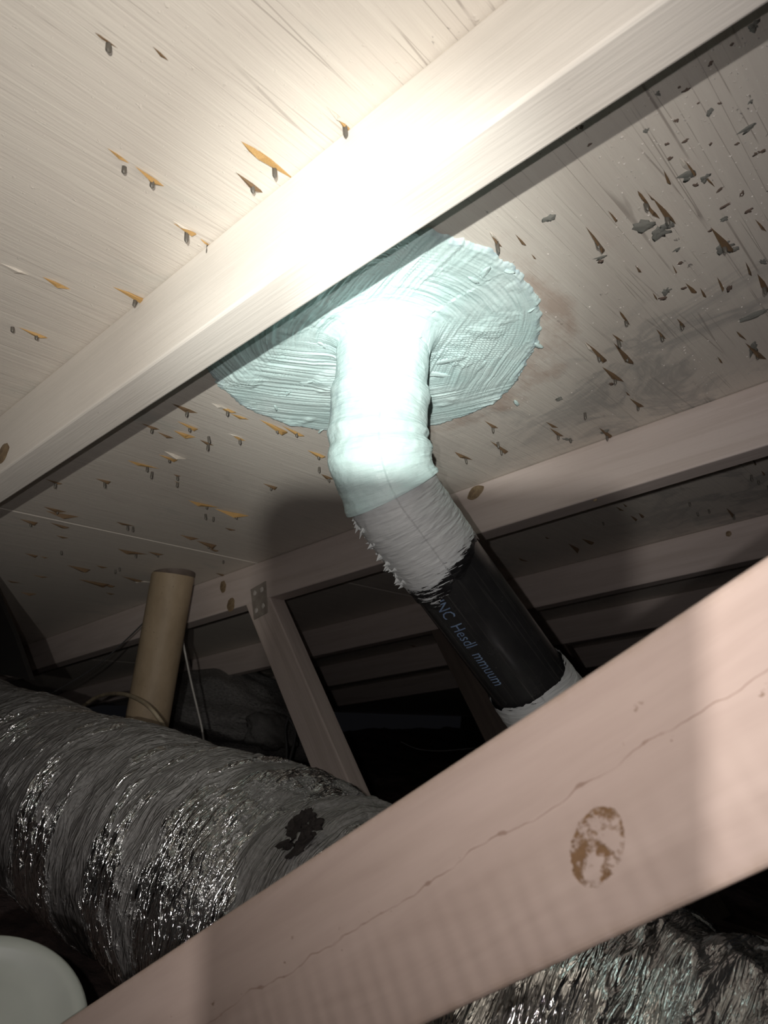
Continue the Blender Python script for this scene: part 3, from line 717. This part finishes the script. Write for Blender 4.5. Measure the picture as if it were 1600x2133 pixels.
# sealant collar on the deck
bd = [(.62,.456),(.64,.542),(.616,.62),(.512,.716),(.41,.723),(.337,.67),(.297,.629),(.264,.558),(.26,.493),(.273,.444),(.30,.395),(.37,.352),(.48,.352),(.575,.39)]
C0 = np.array([.44, .54]); bd = np.array(bd)-C0
an = np.arctan2(bd[:, 1], bd[:, 0]); rd = np.linalg.norm(bd, axis=1); od = np.argsort(an); an, rd = an[od], rd[od]
NT_, NR_ = 720, 260
ph = np.linspace(-math.pi, math.pi, NT_, endpoint=False)
rmax = np.interp(ph, np.concatenate([an-2*math.pi, an, an+2*math.pi]), np.tile(rd, 3))
rmax = rmax*(1+0.03*fbm(np.cos(ph)*9, np.sin(ph)*9, 2, 4)+0.016*fbm(np.cos(ph)*30, np.sin(ph)*30, 3, 3)+0.022*np.clip(fbm(np.cos(ph)*60, np.sin(ph)*60, 8, 3), 0, 1))
t = np.linspace(0.0, 1.0, NR_)[:, None]
RR = t*rmax[None, :]; PX = C0[0]+RR*np.cos(ph); PY = C0[1]+RR*np.sin(ph)
dpx, dpy = PX-.418, PY-.513; dp = np.sqrt(dpx**2+dpy**2); ap = np.arctan2(dpy, dpx)
# trowel and brush strokes run round the pipe
warp = 1.2*fbm(PX*14, PY*14, 21, 3)
def dirstroke(a, k, seed):
    c_, s_ = math.cos(a), math.sin(a); u = (PX-.44)*c_+(PY-.55)*s_; v = -(PX-.44)*s_+(PY-.55)*c_
    u = u+k*v*v+0.006*warp
    return fbm(u*330, v*9+seed, seed, 3)*0.0016+fbm(u*900, v*16, seed+4, 2)*0.0009
rings = fbm(dp*120+warp*0.8, ap*1.6+warp, 0, 3)*0.0018+fbm(dp*760+warp*3, ap*3.0+warp, 3, 2)*0.0009
q1 = np.clip(0.5+3.2*fbm(PX*8+3, PY*8, 2, 2), 0, 1); q2 = np.clip(0.5+3.2*fbm(PX*8+9, PY*8+4, 5, 2), 0, 1)
near = np.clip((ap-1.3)/0.3, 0, 1)*np.clip((2.9-ap)/0.3, 0, 1)
stroke = rings*q1+(1-q1)*(dirstroke(0.9, 1.6, 1)*q2+dirstroke(2.2, -1.2, 7)*(1-q2))
stroke = stroke*(0.45+0.9*np.clip(0.5+1.5*fbm(PX*12, PY*12, 31, 2), 0, 1))
lump = np.clip(fbm(PX*26, PY*26, 9, 4)-0.12, 0, 1)*0.010
edge = np.clip((1-t)/0.03, 0, 1)**0.6
hgt = (0.0034+stroke*1.35+lump*0.75)*edge + 0.020*np.exp(-np.maximum(dp-0.046, 0)/0.007)*(1+0.5*fbm(ap*3, dp*60, 2, 3))
tooth = (0.0007*np.sin(PX*1100)*np.sin(PY*1100))*np.exp(-(((PX-.36)/.05)**2+((PY-.60)/.04)**2))
hgt = hgt+tooth*edge
hgt = np.where(t > 0.995, -0.0006, np.maximum(hgt, 0.0004))
V = np.stack([PX, PY, -H+hgt], -1).reshape(-1, 3)
col = link('sealant_collar', mesh(V, grid_faces(NR_, NT_, True)), M_MAST, vp, DECK)
add_attr(col.data, 'thin', np.clip((t-0.93)/0.07, 0, 1)*0.6+0*RR)
# curled sealant lips beside the pipe foot
for k, (px, py, L, a) in enumerate([(700,655,20,0.4),(688,690,26,0.9),(676,715,22,1.1),(700,672,18,0.2),(690,735,16,1.3),(1010,560,22,0.2),(985,578,16,0.5),(640,790,22,0.2),(600,815,14,0.1),(905,775,30,0.9),(940,745,36,0.6),(1000,760,22,0.5),(1075,835,12,0.3),(730,860,10,0),(668,893,10,0.4),(1120,715,14,0.8),(1060,560,12,0.3),(1105,640,10,0.4),(575,845,12,0.2)]):
    r_, g_ = deck(px, py); sc = local_scale(px, py)
    me = blob_mesh(6, 12, 0.5, 30+k, 0.5); me.materials.append(M_MAST)
    M = DECK @ Matrix.Translation((r_, g_, -H+0.003)) @ Matrix.Rotation(a+k, 4, 'Z') @ Matrix.Diagonal((L*sc*0.22, L*sc*0.75, 0.0035, 1))
    link('sealant_lump', me, M_MAST, vp, M)
# blue print along the black pipe
def pipe_text(txt, s_start, s_end, phi, size):
    cu = bpy.data.curves.new('txt', 'FONT'); cu.body = txt; cu.size = 1.0; cu.resolution_u = 2
    to = bpy.data.objects.new('txt', cu); COL.objects.link(to)
    dg = bpy.context.evaluated_depsgraph_get(); dg.update()
    me = bpy.data.meshes.new_from_object(to.evaluated_get(dg)); bpy.data.objects.remove(to)
    bm = bmesh.new(); bm.from_mesh(me)
    bmesh.ops.triangulate(bm, faces=bm.faces); bmesh.ops.subdivide_edges(bm, edges=bm.edges, cuts=1)
    x0 = min(v.co.x for v in bm.verts); x1 = max(v.co.x for v in bm.verts)
    for v in bm.verts:
        s_ = s_start+(v.co.x-x0)/(x1-x0)*(s_end-s_start); p_ = phi-(v.co.y-0.35)*size/RB
        c, tt, fr, sd = frames(np.array([s_]))
        v.co = Vector((c+(RB+0.0003)*(math.cos(p_)*fr+math.sin(p_)*sd))[0])
    me2 = bpy.data.meshes.new('print'); bm.to_mesh(me2); bm.free()
    link('printed_lettering', me2, M_INK, blk)
LF = 0.62
sT0 = s_of(950, 1212); sT1 = s_of(1010, 1298)
pipe_text('INC  Hesdl  mmuum', sD+0.014, sE-0.036, LF, 0.021)

# ------------------------------------------------------------------ second pipe: yellowed riser near the eave
r_, g_ = deck(361, 1196)
pb = rgn(r_, g_, H)
yp = empty('plumbing_riser', Vector((pb.x, pb.y, 0.1))); tag(yp, 'yellowed cream plastic riser pipe standing near the eave behind the foil duct', 'pipe')
ph = np.linspace(0, 2*math.pi, 48, endpoint=False)
def lathe(prof, cx, cy, nseg=48):
    p = np.linspace(0, 2*math.pi, nseg, endpoint=False)
    V = np.array([[(cx+r_*math.cos(q), cy+r_*math.sin(q), z_) for q in p] for z_, r_ in prof]).reshape(-1, 3)
    return mesh(V, grid_faces(len(prof), nseg, True))
RP = 0.0445
link('pipe', lathe([(0.02, RP), (0.4, RP), (pb.z+0.03, RP)], pb.x, pb.y), M_CREAM, yp)
link('coupling', lathe([(0.02, RP+0.006), (0.30, RP+0.006), (0.302, RP+0.001)], pb.x, pb.y), M_BARE, yp)
link('shadow_line_ring', lathe([(pb.z+0.013, RP+0.0015), (pb.z-0.0005, RP+0.0015), (pb.z-0.0015, RP+0.0002)], pb.x, pb.y), M_BARE, yp)  # brown ring painted in for the dark shadow line at the deck

# ------------------------------------------------------------------ foil flex duct lying between the first two trusses
duct = empty('foil_duct', Vector((-0.8, 0.63, 0.13))); tag(duct, 'large crumpled foil-jacketed flexible duct lying dusty on the attic floor', 'duct')
nu, nv = 900, 260
x = np.linspace(-2.1, 0.75, nu)[:, None]; ph = np.linspace(0, 2*math.pi, nv, endpoint=False)[None, :]
Rd = 0.150+0.004*np.sin(x*7.0)+0.003*np.sin(x*17+1)
cy_ = 0.648+0.01*np.sin(x*2.2+0.6)
cz_ = CAMZ-0.316-0.030*np.clip((x+0.45)/0.5, 0, 1)+0.006*np.sin(x*5)
X = x+0*ph; P = ph+0*x
arc = P*0.15
sl = X+0.35*np.sin(P-1.0)*0.15                       # creases lean as the helix does
w1 = np.abs(fbm(sl*16, np.cos(P)*0.9+3, np.sin(P)*0.9, 3))*-0.014
w2 = np.abs(fbm(sl*48+2*fbm(X*6, P, 0, 2), np.cos(P)*2.2, np.sin(P)*2.2+5, 3))*-0.010
w3 = fbm(sl*120, np.cos(P)*6, np.sin(P)*6, 3)*0.0035
bandc = [-1.62, -1.30, -0.905, -0.545, -0.20, 0.15]
coil = sum(-0.007*np.exp(-((sl-c)/0.018)**2) for c in bandc)
tie = -0.016*np.exp(-((sl+0.60)/0.03)**2)
calm = np.clip((X+0.50)/0.10, 0, 1)
fold = np.abs(fbm(sl*26+1.5*fbm(X*9, P*2, 3, 2), np.cos(P)*1.5+9, np.sin(P)*1.5, 2))*-0.030
r_ = Rd+0.008+w1+w2*(1-0.8*calm)+w3*(1-0.85*calm)+coil+tie+calm*(fold+0.008)
V = np.stack([X, cy_+r_*np.cos(P), cz_+r_*np.sin(P)], -1)
me = mesh(V.reshape(-1, 3), grid_faces(nu, nv, True))
up = np.sin(P)
bare = np.exp(-((sl+1.30)/0.05)**2)*0.7+np.exp(-((sl+0.635)/0.06)**2)*1.25+np.exp(-((sl+0.80)/0.03)**2)*0.5+np.exp(-((sl+0.475)/0.035)**2)*0.9+1.9*np.clip((X+0.46)/0.12, 0, 1)
bare = bare+0.5*np.exp(-((sl+1.60)/0.05)**2)
bare = bare*np.clip(1.1-0.6*up, 0, 1)
streaks = np.clip(fbm(sl*17+3, np.cos(P)*0.8, np.sin(P)*0.8, 3)-0.16, 0, 1)*3.2+np.clip(fbm(sl*60, np.cos(P)*1.2, np.sin(P)*1.2+4, 3)-0.24, 0, 1)*3.0
dust = 0.80-streaks+0.25*np.clip(up, -1, 1)+0.30*fbm(X*3, np.cos(P), np.sin(P), 3)-bare
dust = dust+1.3*np.exp(-((sl+0.545)/0.022)**2)*(0.6+fbm(X*40, P*4, 0, 3))
add_attr(me, 'dust', dust)
crest = np.clip((w1+w2)/0.010+1.0, 0, 1)**3
add_attr(me, 'crest', crest); add_attr(me, 'calm', calm)
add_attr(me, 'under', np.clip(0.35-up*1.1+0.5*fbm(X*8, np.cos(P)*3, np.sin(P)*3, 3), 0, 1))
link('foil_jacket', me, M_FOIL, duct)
# dark lint clinging to the tie band
for k, (px, py, a, b_) in enumerate([(634, 1700, 0.004, 0.010), (612, 1724, 0.004, 0.008), (632, 1750, 0.003, 0.008), (598, 1758, 0.003, 0.007), (648, 1722, 0.004, 0.008), (622, 1770, 0.004, 0.009)]):
    lint = blob_mesh(14, 24, 1.1, 77+k*2.3, 0.9)
    link('lint_clump', lint, M_LINT, duct, Matrix.Translation(pix(px, py, 0.722)) @ Matrix.Rotation(0.5, 4, 'Y') @ Matrix.Diagonal((a, 0.008, b_, 1)))

# ------------------------------------------------------------------ white pail at the lower left
pail = empty('sealant_pail', Vector((-0.55, 0.10, 0.14))); tag(pail, 'pale white plastic pail, only its rounded rim in the bottom left corner', 'pail')
pc = pix(-60, 2165, 0.52)
zz = (Vector((0, 0, 1))*0.9+(CAM-pc).normalized()*0.9).normalized()
q = Vector((0, 0, 1)).rotation_difference(zz)
Mp = Matrix.Translation(pc) @ q.to_matrix().to_4x4()
def lathe0(prof, nseg=64):
    p = np.linspace(0, 2*math.pi, nseg, endpoint=False)
    V = np.array([[(r_*math.cos(a), r_*math.sin(a), z_) for a in p] for z_, r_ in prof]).reshape(-1, 3)
    return mesh(V, grid_faces(len(prof), nseg, True))
RPa = 0.078
link('lid', lathe0([(0.000, 0.002), (0.001, RPa*0.55), (0.001, RPa*0.80), (0.006, RPa*0.84), (0.007, RPa*0.96), (0.004, RPa), (-0.010, RPa+0.001), (-0.012, RPa-0.003)]), M_PAIL, pail, Mp)
link('body', lathe0([(-0.004, RPa-0.004), (-0.02, RPa-0.004), (-0.022, RPa+0.001), (-0.027, RPa+0.001), (-0.029, RPa-0.005), (-0.17, RPa-0.014), (-0.172, 0.001)]), M_PAIL, pail, Mp)

# ------------------------------------------------------------------ cables
def cable(name, pts, rad, mat, label, cat='cable'):
    P = [Vector(p) for p in pts]; out = []
    for i in range(len(P)-1):
        p0, p1, p2, p3 = P[max(i-1, 0)], P[i], P[i+1], P[min(i+2, len(P)-1)]
        for t in np.linspace(0, 1, 10, endpoint=False):
            out.append(0.5*((2*p1)+(p2-p0)*t+(2*p0-5*p1+4*p2-p3)*t*t+(3*p1-p0-3*p2+p3)*t**3))
    out.append(P[-1]); nseg = 8; V = []
    for i, p in enumerate(out):
        t = (out[min(i+1, len(out)-1)]-out[max(i-1, 0)]).normalized()
        a = t.cross(Vector((0.2, 0.3, 1))).normalized(); b_ = t.cross(a)
        V += [tuple(p+a*rad*math.cos(k*2*math.pi/nseg)+b_*rad*math.sin(k*2*math.pi/nseg)) for k in range(nseg)]
    o = link(name, mesh(np.array(V), grid_faces(len(out), nseg, True)), mat); tag(o, label, cat); return o
cable('hose', [pix(120,1520,1.78), pix(180,1466,1.70), pix(215,1448,1.62), pix(258,1446,1.50), pix(300,1464,1.41), pix(330,1495,1.385), pix(350,1530,1.41), pix(362,1590,1.45)], 0.0042, M_CABC, 'thin cream hose arching in front of the yellowed riser', 'hose')
cable('cable', [pix(312,1278,1.62), pix(300,1296,1.62), pix(255,1340,1.66), pix(205,1384,1.70), pix(150,1420,1.74), pix(60,1470,1.8)], 0.0017, M_CABD, 'grey cable running slanting down left from behind the yellowed riser')
cable('cable', [pix(380,1330,1.62), pix(386,1362,1.62), pix(398,1420,1.62), pix(412,1480,1.62), pix(421,1520,1.62), pix(432,1600,1.62)], 0.0024, M_CABW, 'white cable hanging straight to the right of the yellowed riser')
cable('cable', [pix(600,1495,1.75), pix(594,1520,1.75), pix(597,1560,1.75), pix(594,1620,1.75)], 0.0030, M_CABD, 'dark looped cable hanging left of the steep web, near side of its loop')
cable('cable', [pix(600,1495,1.78), pix(614,1520,1.78), pix(612,1550,1.78), pix(602,1590,1.78), pix(598,1640,1.78)], 0.0030, M_CABD, 'dark looped cable hanging left of the steep web, touching the timber')
cable('cable', [pix(835,1545,1.9), pix(870,1560,1.9), pix(920,1564,1.9), pix(990,1558,1.9)], 0.0012, M_CABD, 'thin dark wire in the black gap between the two steep webs')

# ------------------------------------------------------------------ dim insulation heap far behind the duct
def heap(name, c, sx, sy, sz, seed, mat, label, cat):
    me = blob_mesh(26, 44, 0.35, seed, 1.0); me.materials.append(mat)
    o = link(name, me, mat, None, Matrix.Translation(c) @ Matrix.Diagonal((sx, sy, sz, 1))); tag(o, label, cat); return o
heap('insulation_heap', pix(500, 1490, 2.5), 0.36, 0.25, 0.13, 3, M_INSG, 'faint grey insulation heap in the dark behind the white cable', 'insulation')
heap('insulation_roll', pix(562, 1520, 2.05), 0.075, 0.07, 0.05, 5, M_INSG, 'faint rounded insulation roll end beside the looped dark cables', 'insulation')

# ------------------------------------------------------------------ the telephone the picture is taken with (its shadow lies across the rafters)
tel = empty('smartphone', CAM.copy()); tag(tel, 'dark smartphone held upright taking the picture, throwing the rounded shadow on the rafters', 'phone')
def cm(x, y, z): return CAMM @ Vector((x, y, z))
def rrect(x0, x1, y0, y1, z0, z1, r, k=6):
    pts = []
    for cx, cy, a0 in ((x1-r, y1-r, 0), (x0+r, y1-r, 90), (x0+r, y0+r, 180), (x1-r, y0+r, 270)):
        pts += [(cx+r*math.cos(math.radians(a0+90*i/k)), cy+r*math.sin(math.radians(a0+90*i/k))) for i in range(k+1)]
    nn = len(pts); V = [(x, y, z0) for x, y in pts]+[(x, y, z1) for x, y in pts]
    F = [tuple(range(nn))[::-1], tuple(range(nn, 2*nn))]+[(i, (i+1) % nn, nn+(i+1) % nn, nn+i) for i in range(nn)]
    return mesh(V, F, False)
bx0, bx1, by1 = -0.049, 0.029, 0.038
body = link('body', rrect(bx0, bx1, by1-0.163, by1, 0.003, 0.011, 0.009), M_BLACK, tel, CAMM)
link('screen', rrect(bx0+0.002, bx1-0.002, by1-0.160, by1-0.003, 0.011, 0.0114, 0.008), M_GLASS, tel, CAMM)

def disc(name, x, y, r_, mat):
    p = np.linspace(0, 2*math.pi, 24, endpoint=False)
    V = [(x+r_*math.cos(a), y+r_*math.sin(a), 0.0024) for a in p]+[(x+r_*math.cos(a), y+r_*math.sin(a), 0.0031) for a in p]
    F = [tuple(range(24))]+[(i, (i+1) % 24, 24+(i+1) % 24, 24+i) for i in range(24)]
    link(name, mesh(V, F, False), mat, tel, CAMM)
disc('camera_lens', 0.0, 0.0, 0.005, M_GLASS)
disc('torch_window', -0.026, 0.012, 0.003, M_PAINTW)
